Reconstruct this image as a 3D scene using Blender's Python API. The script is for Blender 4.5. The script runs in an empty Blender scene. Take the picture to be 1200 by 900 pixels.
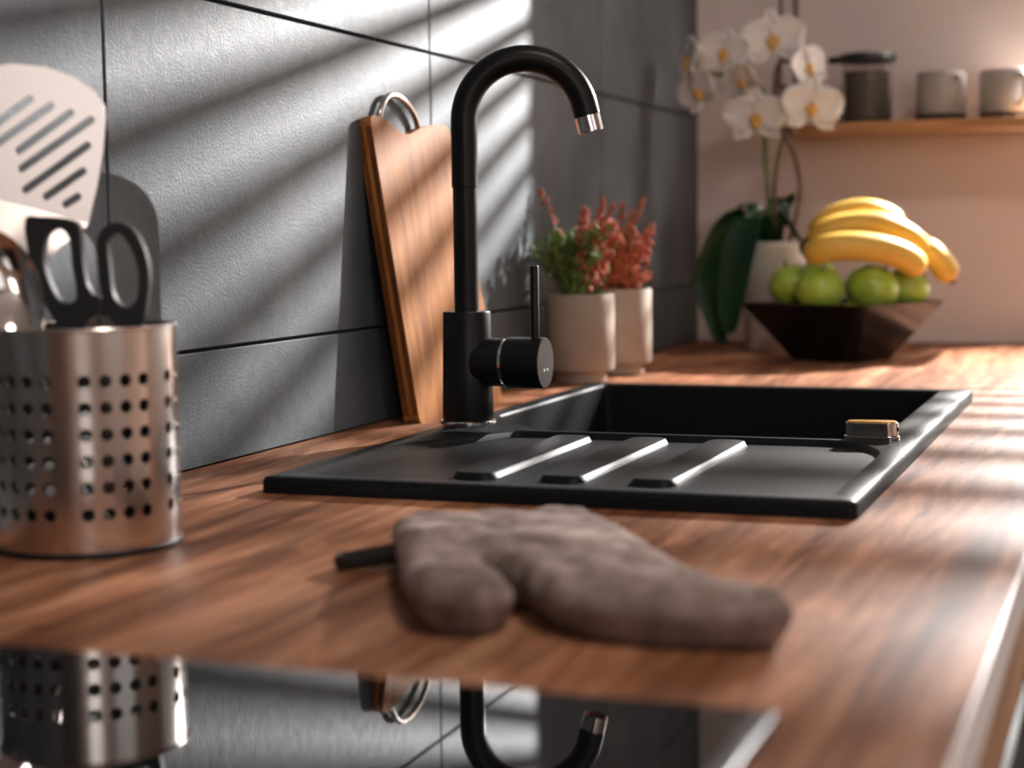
import bpy, bmesh, math, random
from mathutils import Vector, Matrix, noise
from mathutils.geometry import delaunay_2d_cdt
random.seed(7)
PI = math.pi
S = bpy.context.scene
COL = S.collection

# ------------------------------------------------------------------ camera
cam_d = bpy.data.cameras.new('camera')
cam = bpy.data.objects.new('camera', cam_d); COL.objects.link(cam)
cam.matrix_world = Matrix(((0.937825, -0.018435, 0.346618, 0.67703),
                           (0.346870, 0.086763, -0.933892, 0.0),
                           (-0.012857, 0.996058, 0.087763, 0.17589),
                           (0, 0, 0, 1)))
cam_d.sensor_width = 36; cam_d.lens = 59.76
cam_d.clip_start = 0.02
cam_d.dof.use_dof = True; cam_d.dof.focus_distance = 1.34; cam_d.dof.aperture_fstop = 5.0
S.camera = cam

# ------------------------------------------------------------------ light
W = bpy.data.worlds.new('world'); S.world = W; W.use_nodes = True
W.node_tree.nodes['Background'].inputs[0].default_value = (0.80, 0.88, 1.0, 1)
W.node_tree.nodes['Background'].inputs[1].default_value = 0.35
def lamp(name, kind, loc, direction, energy, color, **kw):
    d = bpy.data.lights.new(name, kind); d.energy = energy; d.color = color
    for k, v in kw.items(): setattr(d, k, v)
    o = bpy.data.objects.new(name, d); COL.objects.link(o); o.location = loc
    o.rotation_euler = Vector(direction).to_track_quat('-Z', 'Y').to_euler()
    return o
LAMP = (.72, 3.0, .77)
lamp('outside_lamp', 'POINT', LAMP, (0, 0, -1), 390, (1.0, 0.975, 0.955), shadow_soft_size=.0045)
lamp('far_window_daylight', 'AREA', (1.55, 3.1, 0.72), (0, -1, -0.1), 3, (0.92, 0.96, 1.0), shape='RECTANGLE', size=1.9, size_y=1.2)
lamp('right_fill_light', 'AREA', (3.32, -0.35, 0.75), (-1, 0, -0.05), 5, (1.0, 0.93, 0.88), shape='RECTANGLE', size=1.5, size_y=1.2)  # added fill light from the right, set in an unseen window
lamp('rear_fill_light', 'AREA', (2.35, -2.42, 0.95), (0, 1, -0.05), 18.5, (1.0, 0.93, 0.88), shape='RECTANGLE', size=1.3, size_y=1.1)  # added ambient fill from behind the camera, set in an unseen window
S.view_settings.view_transform = 'Standard'; S.view_settings.look = 'None'
S.view_settings.exposure = 0.0; S.view_settings.gamma = 1.0
S.view_settings.use_curve_mapping = False

# ------------------------------------------------------------------ materials
def mat(name, color, rough=0.5, metal=0.0, **kw):
    m = bpy.data.materials.new(name); m.use_nodes = True
    b = m.node_tree.nodes['Principled BSDF']
    b.inputs['Base Color'].default_value = (*color, 1); b.inputs['Roughness'].default_value = rough
    b.inputs['Metallic'].default_value = metal
    for k, v in kw.items(): b.inputs[k].default_value = v
    return m
class NT:
    def __init__(s, m): s.m = m; s.t = m.node_tree; s.b = s.t.nodes['Principled BSDF']
    def n(s, kind, **ins):
        x = s.t.nodes.new(kind)
        for k, v in ins.items():
            k = k.replace('_', ' ')
            if hasattr(v, 'is_output'): s.t.links.new(v, x.inputs[k])
            else: x.inputs[k].default_value = v
        return x
    def link(s, a, b): s.t.links.new(a, b)
    def coord(s, scale=(1, 1, 1), out='Object', loc=(0, 0, 0)):
        c = s.t.nodes.new('ShaderNodeTexCoord'); mp = s.t.nodes.new('ShaderNodeMapping')
        mp.inputs['Scale'].default_value = scale; mp.inputs['Location'].default_value = loc
        s.link(c.outputs[out], mp.inputs['Vector']); return mp.outputs[0]
    def noise(s, vec, scale, detail=4, rough=0.55, dist=0.0):
        x = s.n('ShaderNodeTexNoise', Scale=scale, Detail=detail, Roughness=rough, Distortion=dist)
        s.link(vec, x.inputs['Vector']); return x.outputs['Fac']
    def ramp(s, fac, stops):
        r = s.t.nodes.new('ShaderNodeValToRGB'); e = r.color_ramp.elements
        while len(e) < len(stops): e.new(0.5)
        for i, (p, c) in enumerate(stops):
            e[i].position = p; e[i].color = (*c, 1) if len(c) == 3 else c
        s.link(fac, r.inputs[0]); return r.outputs[0]
    def mix(s, a, b, fac, mode='MIX'):
        x = s.t.nodes.new('ShaderNodeMix'); x.data_type = 'RGBA'; x.blend_type = mode
        for i, v in ((6, a), (7, b), (0, fac)):
            if hasattr(v, 'is_output'): s.link(v, x.inputs[i])
            else: x.inputs[i].default_value = v if i == 0 else (*v, 1)
        return x.outputs[2]
    def bump(s, h, strength=0.3, dist=0.002):
        x = s.n('ShaderNodeBump', Strength=strength, Distance=dist); s.link(h, x.inputs['Height'])
        s.link(x.outputs[0], s.b.inputs['Normal'])
    def color(s, c): s.link(c, s.b.inputs['Base Color'])
    def rough(s, fac, lo, hi):
        x = s.n('ShaderNodeMapRange'); s.link(fac, x.inputs[0])
        x.inputs[3].default_value = lo; x.inputs[4].default_value = hi
        s.link(x.outputs[0], s.b.inputs['Roughness'])

def m_slate():
    m = mat('slate_tile', (.1, .11, .12), .5); t = NT(m)
    geo = t.t.nodes.new('ShaderNodeNewGeometry'); p = geo.outputs['Position']
    inf = t.t.nodes.new('ShaderNodeObjectInfo')
    a = t.noise(p, 5.0, 7, .62, .3); b = t.noise(p, 420, 3, .6); d = t.noise(p, 90, 5, .65)
    col = t.ramp(a, [(.30, (.042, .052, .061)), (.50, (.080, .095, .108)), (.72, (.145, .160, .173))])
    col = t.mix(col, t.ramp(d, [(.3, (.72, .74, .76)), (.7, (1.2, 1.2, 1.2))]), .55, 'MULTIPLY')
    v = t.ramp(inf.outputs['Random'], [(0, (.93, .95, .97)), (1, (1.05, 1.03, 1.0))])
    t.color(t.mix(col, v, 1.0, 'MULTIPLY'))
    t.rough(d, .46, .66); t.b.inputs['Specular IOR Level'].default_value = .38
    h = t.mix(b, d, .45); t.bump(h, .55, .0012)
    return m
def m_wood(name, stops, axis='Y', scale=1.0, rough=(.3, .45), bumps=.12, knots=True, spec=.25):
    m = mat(name, (.3, .16, .09), .4); t = NT(m)
    sc = {'Y': (14, 1.1, 14), 'Z': (14, 14, 1.1), 'X': (1.1, 14, 14)}[axis]
    v = t.coord(tuple(x * scale for x in sc)); big = t.coord(tuple(x * scale * .22 for x in sc), loc=(3, 1, 2))
    g = t.noise(v, 2.2, 8, .62, 1.1); f = t.noise(v, 11, 4, .6, .2); k = t.noise(big, 2.4, 3, .5, 1.8)
    col = t.ramp(g, stops)
    col = t.mix(col, t.ramp(f, [(.34, (.55, .53, .51)), (.60, (1.12, 1.12, 1.12))]), .6, 'MULTIPLY')
    if knots:
        col = t.mix(col, t.ramp(k, [(.30, (.46, .42, .40)), (.52, (1.0, 1.0, 1.0)), (.75, (1.22, 1.18, 1.15))]), .8, 'MULTIPLY')
        w = t.noise(t.coord((5.5, .9, 5.5), loc=(1, 4, 0)), 1.6, 2, .5, .6)
        mm = t.n('ShaderNodeMath'); mm.operation = 'MULTIPLY'; t.link(w, mm.inputs[0]); mm.inputs[1].default_value = 95
        sn = t.n('ShaderNodeMath'); sn.operation = 'SINE'; t.link(mm.outputs[0], sn.inputs[0])
        col = t.mix(col, t.ramp(sn.outputs[0], [(.0, (.62, .58, .55)), (.55, (1, 1, 1))]), .55, 'MULTIPLY')
        sp_ = t.noise(t.coord((60, 9, 60)), 1.0, 3, .7, .4)
        col = t.mix(col, t.ramp(sp_, [(.27, (.30, .26, .24)), (.36, (1, 1, 1))]), .75, 'MULTIPLY')
    t.color(col); t.rough(f, rough[0], rough[1]); t.bump(f, bumps, .0008); t.b.inputs['Specular IOR Level'].default_value = spec
    return m
M = {}
M['slate'] = m_slate()
M['grout'] = mat('dark_grout', (.012, .013, .014), .9)
M['worktop'] = m_wood('walnut_worktop', [(.28, (.095, .034, .016)), (.44, (.270, .110, .054)), (.58, (.42, .195, .108)), (.75, (.58, .33, .215))], 'Y', 1.0, (.46, .60), spec=.055)
M['board'] = m_wood('bamboo_board', [(.28, (.24, .080, .020)), (.5, (.40, .158, .043)), (.72, (.52, .235, .078))], 'Z', 1.0, (.5, .65), .1, False, spec=.10)
M['board_edge'] = m_wood('bamboo_end_strips', [(.3, (.07, .022, .007)), (.5, (.16, .055, .016)), (.7, (.26, .10, .034))], 'Z', 3.0, (.4, .55), .1, False)
M['shelf'] = m_wood('pine_shelf', [(.25, (.36, .17, .075)), (.5, (.48, .25, .12)), (.8, (.56, .31, .16))], 'X', 1.0, (.4, .55), .1, False)
def m_granite():
    m = mat('black_composite', (.011, .012, .013), .42); t = NT(m); v = t.coord()
    n = t.noise(v, 900, 2, .6); t.color(t.ramp(n, [(.4, (.004, .0046, .0052)), (.74, (.016, .0185, .021))]))
    t.rough(n, .40, .52); t.bump(n, .18, .0005); t.b.inputs['Specular IOR Level'].default_value = .11; return m
M['granite'] = m_granite()
M['black_metal'] = mat('matt_black_metal', (.006, .0065, .007), .38, 0, **{'Specular IOR Level': .27})
M['chrome'] = mat('chrome', (.86, .84, .82), .08, 1.0)
M['steel'] = mat('polished_steel', (.58, .525, .50), .24, 1.0)
def m_brushed():
    m = mat('brushed_steel', (.74, .68, .64), .22, 1.0); t = NT(m); v = t.coord((1, 1, .04))
    n = t.noise(v, 900, 2, .6); t.rough(n, .16, .26); t.bump(n, .03, .0003); return m
M['brushed'] = m_brushed()
M['shaded_inner'] = mat('shaded_inner_steel', (.07, .065, .06), .5, 1.0)  # inside of the holder darkened to stand in for its shade
M['turner_steel'] = mat('turner_steel', (.50, .45, .43), .30, 1.0)
M['amber'] = mat('amber_brass', (.72, .40, .10), .25, .85)
M['black_plastic'] = mat('black_plastic', (.014, .015, .017), .42)
M['white_mark'] = mat('white_print', (.85, .87, .9), .5)
M['glass_black'] = mat('black_ceramic_glass', (.003, .003, .004), .02, 0.0, **{'Specular IOR Level': 0.5})
M['trim_steel'] = mat('hob_trim_steel', (.16, .16, .17), .4, 1.0)
def m_felt():
    m = mat('brown_felt', (.2, .15, .13), .95); t = NT(m); v = t.coord()
    a = t.noise(v, 28, 5, .65, .5); b = t.noise(v, 500, 3, .7)
    c = t.ramp(a, [(.3, (.115, .080, .066)), (.52, (.29, .215, .19)), (.74, (.56, .45, .415))])
    t.color(t.mix(c, t.ramp(b, [(.3, (.5, .5, .5)), (.7, (1.25, 1.25, 1.25))]), .7, 'MULTIPLY'))
    t.b.inputs['Specular IOR Level'].default_value = .1
    t.bump(b, .6, .0015); return m
M['felt'] = m_felt()
M['felt_dark'] = mat('dark_tab', (.02, .015, .013), .9)
def m_spec(name, c0, c1, scale, rough, **kw):
    m = mat(name, c0, rough, 0, **kw); t = NT(m); n = t.noise(t.coord(), scale, 4, .6)
    t.color(t.ramp(n, [(.35, c0), (.65, c1)])); return m
M['pot'] = m_spec('beige_ceramic', (.30, .24, .19), (.345, .275, .22), 30, .6)
M['white_pot'] = m_spec('white_ceramic', (.62, .57, .54), (.70, .65, .62), 14, .35)
M['soil'] = m_spec('soil', (.02, .013, .01), (.05, .035, .025), 120, .95)
M['stem_green'] = m_spec('stem_green', (.10, .14, .035), (.16, .20, .06), 60, .6)
M['stem_brown'] = m_spec('stem_brown', (.10, .055, .03), (.17, .10, .05), 60, .6)
M['heather_red'] = m_spec('heather_red', (.34, .055, .025), (.52, .13, .06), 140, .75)
M['heather_rust'] = m_spec('heather_rust', (.42, .105, .032), (.58, .19, .07), 140, .75)
M['heather_green'] = m_spec('heather_green', (.10, .20, .04), (.27, .36, .12), 140, .7)
M['leaf'] = m_spec('orchid_leaf', (.006, .030, .012), (.012, .058, .018), 18, .3)
M['petal'] = mat('orchid_petal', (.86, .82, .79), .55, 0, **{'Subsurface Weight': .15, 'Subsurface Radius': (.01, .008, .006)})
M['lip'] = m_spec('orchid_lip', (.72, .34, .05), (.80, .56, .16), 160, .5)
M['bowl'] = mat('black_gloss_ceramic', (.006, .006, .007), .2, 0, **{'Specular IOR Level': .3})
M['apple'] = m_spec('green_apple_skin', (.30, .46, .035), (.44, .60, .10), 40, .28)
def m_banana():
    m = mat('banana_skin', (.75, .46, .06), .45); t = NT(m); v = t.coord()
    n = t.noise(v, 22, 3, .5)
    t.color(t.ramp(n, [(.3, (.66, .37, .04)), (.6, (.80, .52, .085)), (.85, (.72, .50, .10))])); return m
M['banana'] = m_banana()
M['banana_tip'] = mat('banana_stem_tip', (.10, .065, .02), .7)
M['paint'] = m_spec('warm_wall_paint', (.83, .72, .675), (.85, .74, .695), 4, .8)
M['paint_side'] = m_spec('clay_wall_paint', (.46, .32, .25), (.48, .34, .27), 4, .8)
M['paint_dark'] = m_spec('dark_wall_paint', (.055, .05, .048), (.06, .055, .052), 4, .8)
M['ceiling'] = m_spec('ceiling_paint', (.74, .68, .64), (.76, .70, .66), 4, .9)
M['floor'] = m_wood('floor_boards', [(.3, (.10, .06, .04)), (.5, (.16, .10, .065)), (.7, (.22, .14, .095))], 'Y', .6, (.35, .5), .1, False)
M['white_front'] = mat('white_cabinet_front', (.72, .68, .65), .4)
M['edge_white'] = mat('white_edge_band', (.90, .87, .86), .4)
M['tan_wood'] = m_wood('tan_rail_wood', [(.3, (.36, .18, .08)), (.5, (.46, .25, .12)), (.7, (.54, .31, .16))], 'Y', 1.0, (.4, .55), .1, False)
M['oven'] = mat('oven_dark_front', (.012, .009, .008), .6, 0, **{'Specular IOR Level': .15})
M['grey_glaze'] = m_spec('grey_mug_glaze', (.36, .33, .31), (.42, .385, .36), 30, .35)
M['dark_base'] = mat('dark_unglazed_base', (.03, .02, .017), .8)
M['glass'] = mat('clear_glass', (.86, .84, .82), .02, 0, **{'Transmission Weight': 1.0, 'IOR': 1.2})
M['contents'] = m_spec('dark_grounds', (.12, .10, .085), (.17, .145, .12), 90, .8)
M['slat'] = mat('blind_slat', (.55, .50, .46), .6)
M['frame'] = mat('window_frame_paint', (.68, .66, .64), .5)
M['rod'] = mat('dark_rod', (.05, .035, .03), .6)

# ------------------------------------------------------------------ builders
def obj(name, bm, m, parent=None, smooth=True, angle=35, loc=None, bevel=0, seg=2):
    me = bpy.data.meshes.new(name); bmesh.ops.recalc_face_normals(bm, faces=bm.faces[:])
    bm.to_mesh(me); bm.free()
    for x in (m if isinstance(m, (list, tuple)) else [m]): me.materials.append(M[x])
    if smooth:
        me.polygons.foreach_set('use_smooth', [True] * len(me.polygons)); me.set_sharp_from_angle(angle=math.radians(angle))
    o = bpy.data.objects.new(name, me); COL.objects.link(o)
    if loc: o.location = loc
    if parent: o.parent = parent
    if bevel:
        b = o.modifiers.new('bevel', 'BEVEL'); b.width = bevel; b.segments = seg; b.limit_method = 'ANGLE'; b.angle_limit = math.radians(40)
    return o
def tag(o, label, cat, group=None):
    o['label'] = label; o['category'] = cat
    if group: o['group'] = group
    return o
def thing(name, label, cat, loc=(0, 0, 0), rz=0, group=None):
    o = bpy.data.objects.new(name, None); COL.objects.link(o); o.location = loc; o.rotation_euler = (0, 0, rz)
    o.empty_display_size = .03
    return tag(o, label, cat, group)
def struct(o): o['kind'] = 'structure'; return o
def add_box(bm, x0, x1, y0, y1, z0, z1):
    v = [bm.verts.new((x, y, z)) for x in (x0, x1) for y in (y0, y1) for z in (z0, z1)]
    for f in ((0, 1, 3, 2), (4, 6, 7, 5), (0, 4, 5, 1), (2, 3, 7, 6), (0, 2, 6, 4), (1, 5, 7, 3)): bm.faces.new([v[i] for i in f])
    return bm
def box(*a): return add_box(bmesh.new(), *a)
def lathe(prof, n=48, bm=None, c=(0, 0, 0), mi=0):
    bm = bm or bmesh.new(); rings = []
    for r, z in prof:
        if r < 1e-6: rings.append([bm.verts.new((c[0], c[1], c[2] + z))])
        else: rings.append([bm.verts.new((c[0] + r * math.cos(2*PI*i/n), c[1] + r * math.sin(2*PI*i/n), c[2] + z)) for i in range(n)])
    for a, b in zip(rings, rings[1:]):
        for i in range(n):
            j = (i + 1) % n
            if len(a) == 1 and len(b) == 1: continue
            if len(a) == 1: f = bm.faces.new((a[0], b[i], b[j]))
            elif len(b) == 1: f = bm.faces.new((a[i], a[j], b[0]))
            else: f = bm.faces.new((a[i], a[j], b[j], b[i]))
            f.material_index = mi
    return bm
def catmull(pts, k=8, closed=False):
    P = [Vector(p) for p in pts]; out = []; n = len(P)
    for i in range(n if closed else n - 1):
        if closed: a, b, c, d = P[i-1], P[i], P[(i+1) % n], P[(i+2) % n]
        else: a, b, c, d = P[max(i-1, 0)], P[i], P[i+1], P[min(i+2, n-1)]
        for j in range(k):
            t = j / k
            out.append(.5 * ((2*b) + (c-a)*t + (2*a-5*b+4*c-d)*t*t + (3*b-a-3*c+d)*t**3))
    if not closed: out.append(P[-1])
    return out
def tube(pts, rad, n=16, bm=None, closed=False, cap=True, mi=0, squash=None):
    """sweep a circle along pts; rad a number or one per point"""
    bm = bm or bmesh.new(); P = [Vector(p) for p in pts]; N = len(P)
    R = rad if isinstance(rad, (list, tuple)) else [rad] * N
    def tang(i):
        if closed: return (P[(i+1) % N] - P[i-1]).normalized()
        return (P[min(i+1, N-1)] - P[max(i-1, 0)]).normalized()
    t0 = tang(0); up = Vector((0, 0, 1)) if abs(t0.z) < .9 else Vector((1, 0, 0))
    u = (up - t0 * up.dot(t0)).normalized(); rings = []
    for i in range(N):
        t = tang(i); u = (u - t * u.dot(t)).normalized(); w = t.cross(u)
        rings.append([bm.verts.new(P[i] + (u*math.cos(2*PI*j/n) + w*math.sin(2*PI*j/n)*(squash or 1)) * R[i]) for j in range(n)])
    for i in range(N if closed else N - 1):
        a, b = rings[i], rings[(i+1) % N]
        for j in range(n):
            k = (j + 1) % n; bm.faces.new((a[j], a[k], b[k], b[j])).material_index = mi
    if cap and not closed:
        bm.faces.new(rings[0][::-1]).material_index = mi; bm.faces.new(rings[-1]).material_index = mi
    return bm
def inside(p, poly):
    x, y = p[0], p[1]; c = False; n = len(poly)
    for i in range(n):
        x1, y1 = poly[i][0], poly[i][1]; x2, y2 = poly[i-1][0], poly[i-1][1]
        if (y1 > y) != (y2 > y) and x < (x2-x1)*(y-y1)/(y2-y1)+x1: c = not c
    return c
def cdt(loops, extra=()):
    """constrained triangulation inside loops[0]; returns points and triangles"""
    V = []; E = []
    for L in loops:
        s = len(V); V += [Vector((p[0], p[1])) for p in L]; E += [(s+i, s+(i+1) % len(L)) for i in range(len(L))]
    V += [Vector((p[0], p[1])) for p in extra]
    r = delaunay_2d_cdt(V, E, [], 0, 1e-7)
    tris = []
    for f in r[2]:
        c = sum((r[0][i] for i in f), Vector((0, 0))) / len(f)
        if inside(c, loops[0]): tris.append((list(f), c))
    return r[0], tris
def prism(outer, holes, z0, z1, fn=None, bm=None, mi=0):
    """a flat plate with holes; fn maps (x, y, z) to 3D"""
    bm = bm or bmesh.new(); fn = fn or (lambda x, y, z: (x, y, z))
    P, T = cdt([outer] + list(holes))
    a = [bm.verts.new(fn(p.x, p.y, z0)) for p in P]; b = [bm.verts.new(fn(p.x, p.y, z1)) for p in P]
    cnt = {}
    for f, c in T:
        if any(inside(c, h) for h in holes): continue
        bm.faces.new([b[i] for i in f]).material_index = mi; bm.faces.new([a[i] for i in f[::-1]]).material_index = mi
        for i in range(len(f)):
            e = (f[i], f[(i+1) % len(f)]); cnt[tuple(sorted(e))] = cnt.get(tuple(sorted(e)), []) + [e]
    for k, v in cnt.items():
        if len(v) == 1:
            i, j = v[0]; bm.faces.new((a[i], a[j], b[j], b[i])).material_index = mi
    for v in [v for v in bm.verts if not v.link_faces]: bm.verts.remove(v)
    bmesh.ops.dissolve_limit(bm, angle_limit=.001, verts=bm.verts[:], edges=bm.edges[:]) if False else None
    return bm
def rect(x0, x1, y0, y1, r=0, k=6):
    if r <= 0: return [(x0, y0), (x1, y0), (x1, y1), (x0, y1)]
    out = []
    for cx, cy, a in ((x1-r, y0+r, -90), (x1-r, y1-r, 0), (x0+r, y1-r, 90), (x0+r, y0+r, 180)):
        for i in range(k+1):
            t = math.radians(a + 90*i/k); out.append((cx + r*math.cos(t), cy + r*math.sin(t)))
    return out
def round_poly(pts, r, k=5):
    out = []; n = len(pts)
    for i in range(n):
        p = Vector(pts[i][:2]); a = Vector(pts[i-1][:2]); b = Vector(pts[(i+1) % n][:2])
        rr = min(r, (a-p).length*.45, (b-p).length*.45); s = p + (a-p).normalized()*rr; e = p + (b-p).normalized()*rr
        for j in range(k+1):
            t = j/k; out.append(tuple((1-t)**2*s + 2*t*(1-t)*p + t*t*e))
    return out
def offset_poly(pts, d):
    """move every point of a counter-clockwise loop inwards by d"""
    out = []; n = len(pts)
    for i in range(n):
        a = Vector(pts[i-1][:2]); p = Vector(pts[i][:2]); b = Vector(pts[(i+1) % n][:2])
        t = ((b-p).normalized() + (p-a).normalized()).normalized(); out.append((p.x - t.y*d, p.y + t.x*d))
    return out

# ------------------------------------------------------------------ the room
YB = 2.70; XR = 3.2; YR = -2.2; ZF = -0.9; ZC = 1.65
struct(obj('floor', box(-.15, XR+.15, YR-.15, YB+.25, ZF-.1, ZF), 'floor', smooth=False))
struct(obj('ceiling', box(-.15, XR+.15, YR-.15, YB+.25, ZC, ZC+.1), 'ceiling', smooth=False))
wl = struct(obj('wall_left', box(-.15, -.006, YR, YB, ZF, ZC), 'grout', smooth=False))
# tiles on the left wall
TW, TH, GAP = .578, .269, .0026
tile_mesh = {}
ys = [1.0205 + TW*k for k in range(-5, 4)]
zs = [-.179 + TH*k for k in range(0, 8)]
for i in range(len(ys)-1):
    for j in range(len(zs)-1):
        y0, y1, z0, z1 = ys[i]+GAP/2, min(ys[i+1]-GAP/2, YB), max(zs[j]+GAP/2, 0.0005), min(zs[j+1]-GAP/2, ZC)
        if y1 - y0 < .02 or z1 - z0 < .02: continue
        key = (round(y1-y0, 4), round(z1-z0, 4))
        if key not in tile_mesh:
            bm = box(-.006, 0, -(y1-y0)/2, (y1-y0)/2, -(z1-z0)/2, (z1-z0)/2)
            bmesh.ops.bevel(bm, geom=[e for e in bm.edges if all(v.co.x > -.001 for v in e.verts)], offset=.0009, segments=1, affect='EDGES')
            tile_mesh[key] = obj('tile', bm, 'slate', wl, smooth=False, loc=(0, (y0+y1)/2, (z0+z1)/2))
        else:
            o = tile_mesh[key].copy(); COL.objects.link(o); o.parent = wl; o.location = (0, (y0+y1)/2, (z0+z1)/2)
# unseen ceiling lamp, added to brighten the foreground tops
cl = thing('ceiling_fill', 'round white lamp added on the ceiling as fill light', 'lamp', (.95, .55, ZC))
obj('housing', lathe([(0, -.0), (.21, -.0), (.215, -.01), (.215, -.05), (.20, -.052), (.20, -.03), (0, -.03)], 48), 'frame', cl)
cl_d = bpy.data.lights.new('ceiling_fill_light', 'AREA'); cl_d.energy = 11; cl_d.color = (1.0, .90, .82); cl_d.shape = 'DISK'; cl_d.size = .38
cl_o = bpy.data.objects.new('ceiling_fill_light', cl_d); COL.objects.link(cl_o); cl_o.location = (.95, .55, ZC-.045)
# far wall with a window to the right
WX0, WX1, WZ0, WZ1 = .525, 2.5, .035, 1.15
def wall_xz(name, x0, x1, z0, z1, y0, y1, hole, m):
    bm = bmesh.new(); hx0, hx1, hz0, hz1 = hole
    add_box(bm, x0, hx0, y0, y1, z0, z1); add_box(bm, hx1, x1, y0, y1, z0, z1)
    add_box(bm, hx0, hx1, y0, y1, z0, hz0); add_box(bm, hx0, hx1, y0, y1, hz1, z1)
    return struct(obj(name, bm, m, smooth=False))
wall_xz('wall_back', -.15, XR+.15, ZF, ZC, YB, YB+.12, (WX0, WX1, WZ0, WZ1), 'paint')
bm = bmesh.new()
hy0, hy1, hz0, hz1 = -1.15, .45, .1, 1.4
add_box(bm, XR, XR+.1, YR, hy0, ZF, ZC); add_box(bm, XR, XR+.1, hy1, YB, ZF, ZC)
add_box(bm, XR, XR+.1, hy0, hy1, ZF, hz0); add_box(bm, XR, XR+.1, hy0, hy1, hz1, ZC)
struct(obj('wall_right', bm, 'paint_side', smooth=False))
RX0, RX1, RZ0, RZ1 = 1.65, 3.05, .35, 1.52
wall_xz('wall_rear', -.15, XR+.15, ZF, ZC, YR-.12, YR, (RX0, RX1, RZ0, RZ1), 'paint_side')
w3 = struct(obj('added_window_rear', box(RX0, RX1, YR-.09, YR-.05, RZ0, RZ0+.04), 'frame', smooth=False))  # unseen window, added as an opening for the rear fill light
for a in ((RX0, RX1, YR-.09, YR-.05, RZ1-.04, RZ1), (RX0, RX0+.04, YR-.09, YR-.05, RZ0+.04, RZ1-.04), (RX1-.04, RX1, YR-.09, YR-.05, RZ0+.04, RZ1-.04), (2.33, 2.37, YR-.09, YR-.05, RZ0+.04, RZ1-.04)):
    obj('window_frame', box(*a), 'frame', w3, smooth=False)
# far window: frame, sill, venetian blind
w1 = struct(obj('window_1', box(WX0, WX1, YB+.07, YB+.11, WZ0, WZ0+.04), 'frame', smooth=False))
for nm, a in (('window_frame', (WX0, WX1, YB+.07, YB+.11, WZ1-.04, WZ1)), ('window_frame', (WX1-.04, WX1, YB+.07, YB+.11, WZ0+.04, WZ1-.04)),
              ('window_sill', (WX0, WX1, YB-.03, YB+.07, WZ0-.02, WZ0+.005))):
    obj(nm, box(*a), 'frame', w1, smooth=False)
w2 = struct(obj('added_window_right', box(XR+.03, XR+.07, hy0, hy1, hz0, hz0+.04), 'frame', smooth=False))  # unseen window, added as an opening for the right fill light
for a in ((XR+.03, XR+.07, hy0, hy1, hz1-.04, hz1), (XR+.03, XR+.07, hy0, hy0+.04, hz0+.04, hz1-.04), (XR+.03, XR+.07, hy1-.04, hy1, hz0+.04, hz1-.04), (XR+.03, XR+.07, -.37, -.33, hz0+.04, hz1-.04)):
    obj('window_frame', box(*a), 'frame', w2, smooth=False)
bl = thing('window_blind', 'pale horizontal slat blind hanging in the far window', 'blind', ((WX0+WX1)/2, YB+.02, WZ0+.01))
hw = (WX1-WX0)/2 - .004
obj('head_rail', box(-hw, hw, -.014, .014, WZ1-WZ0-.040, WZ1-WZ0-.012), 'slat', bl, smooth=False)
PER = .0140; sl = None; k = 0
while .02 + k*PER < WZ1 - WZ0 - .075:
    z = .02 + k*PER
    if sl is None:
        bm = bmesh.new(); prof = [(-.0050, -.0049), (0.0004, 0.0), (.0050, .0049)]
        va = [[bm.verts.new((x, y + dy, zz)) for y, zz in prof] for x in (-hw, hw) for dy in (0,)]
        vb = [[bm.verts.new((x, y + .0006, zz)) for y, zz in prof] for x in (-hw, hw)]
        for q in (0, 1):
            bm.faces.new((va[0][q], va[0][q+1], va[1][q+1], va[1][q])); bm.faces.new((vb[0][q], vb[1][q], vb[1][q+1], vb[0][q+1]))
            for e in (0, 1): bm.faces.new((va[e][q], va[e][q+1], vb[e][q+1], vb[e][q]))
        for q in (0, 2): bm.faces.new((va[0][q], va[1][q], vb[1][q], vb[0][q]))
        sl = obj('slat', bm, 'slat', bl, loc=(0, 0, z))
    else:
        o = sl.copy(); COL.objects.link(o); o.parent = bl; o.location = (0, 0, z)
    k += 1

# ------------------------------------------------------------------ worktop and what is under it
wt_hole = rect(.117, .496, 1.333, 1.780)
wt = obj('worktop', prism(rect(0.0005, .62, -1.2, YB-.0005), [wt_hole], -.027, 0), 'worktop', smooth=False)
tag(wt, 'long walnut-brown wooden worktop running along the slate tiled wall', 'worktop')
e = obj('edge_band', box(.62, .6215, -1.2, YB-.0005, -.027, -.0004), 'edge_white', wt, smooth=False)
e['label'] = 'white front edge strip'
def cabinet(name, label, y0, y1, ndoor):
    t = thing(name, label, 'cabinet', (.02, y0, ZF), group='white base cabinets')
    d = y1 - y0; h = -.0275 - ZF; bm = bmesh.new()
    add_box(bm, 0, .575, 0, .018, .1, h); add_box(bm, 0, .575, d-.018, d, .1, h); add_box(bm, 0, .575, .018, d-.018, .1, .118)
    add_box(bm, 0, .012, .018, d-.018, .118, h)
    obj('body', bm, 'white_front', t, smooth=False)
    obj('plinth', box(.05, .53, 0, d, 0, .1), 'paint_dark', t, smooth=False)
    for i in range(ndoor):
        a, b = d*i/ndoor+.0015, d*(i+1)/ndoor-.0015
        dr = obj('door', box(.576, .596, a, b, .11, h-.003), 'white_front', t, smooth=False, bevel=.0015)
        obj('handle', tube([(.596, b-.05, h-.16), (.62, b-.05, h-.16), (.62, b-.05, h-.30), (.596, b-.05, h-.30)], .005, 10), 'steel', dr)
    return t
cabinet('base_cabinet', 'white base cabinet under the sink beside the dark oven', 1.005, 1.795, 2)
cabinet('base_cabinet', 'white base cabinet under the fruit bowl end of the worktop', 1.80, 2.695, 2)
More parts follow.
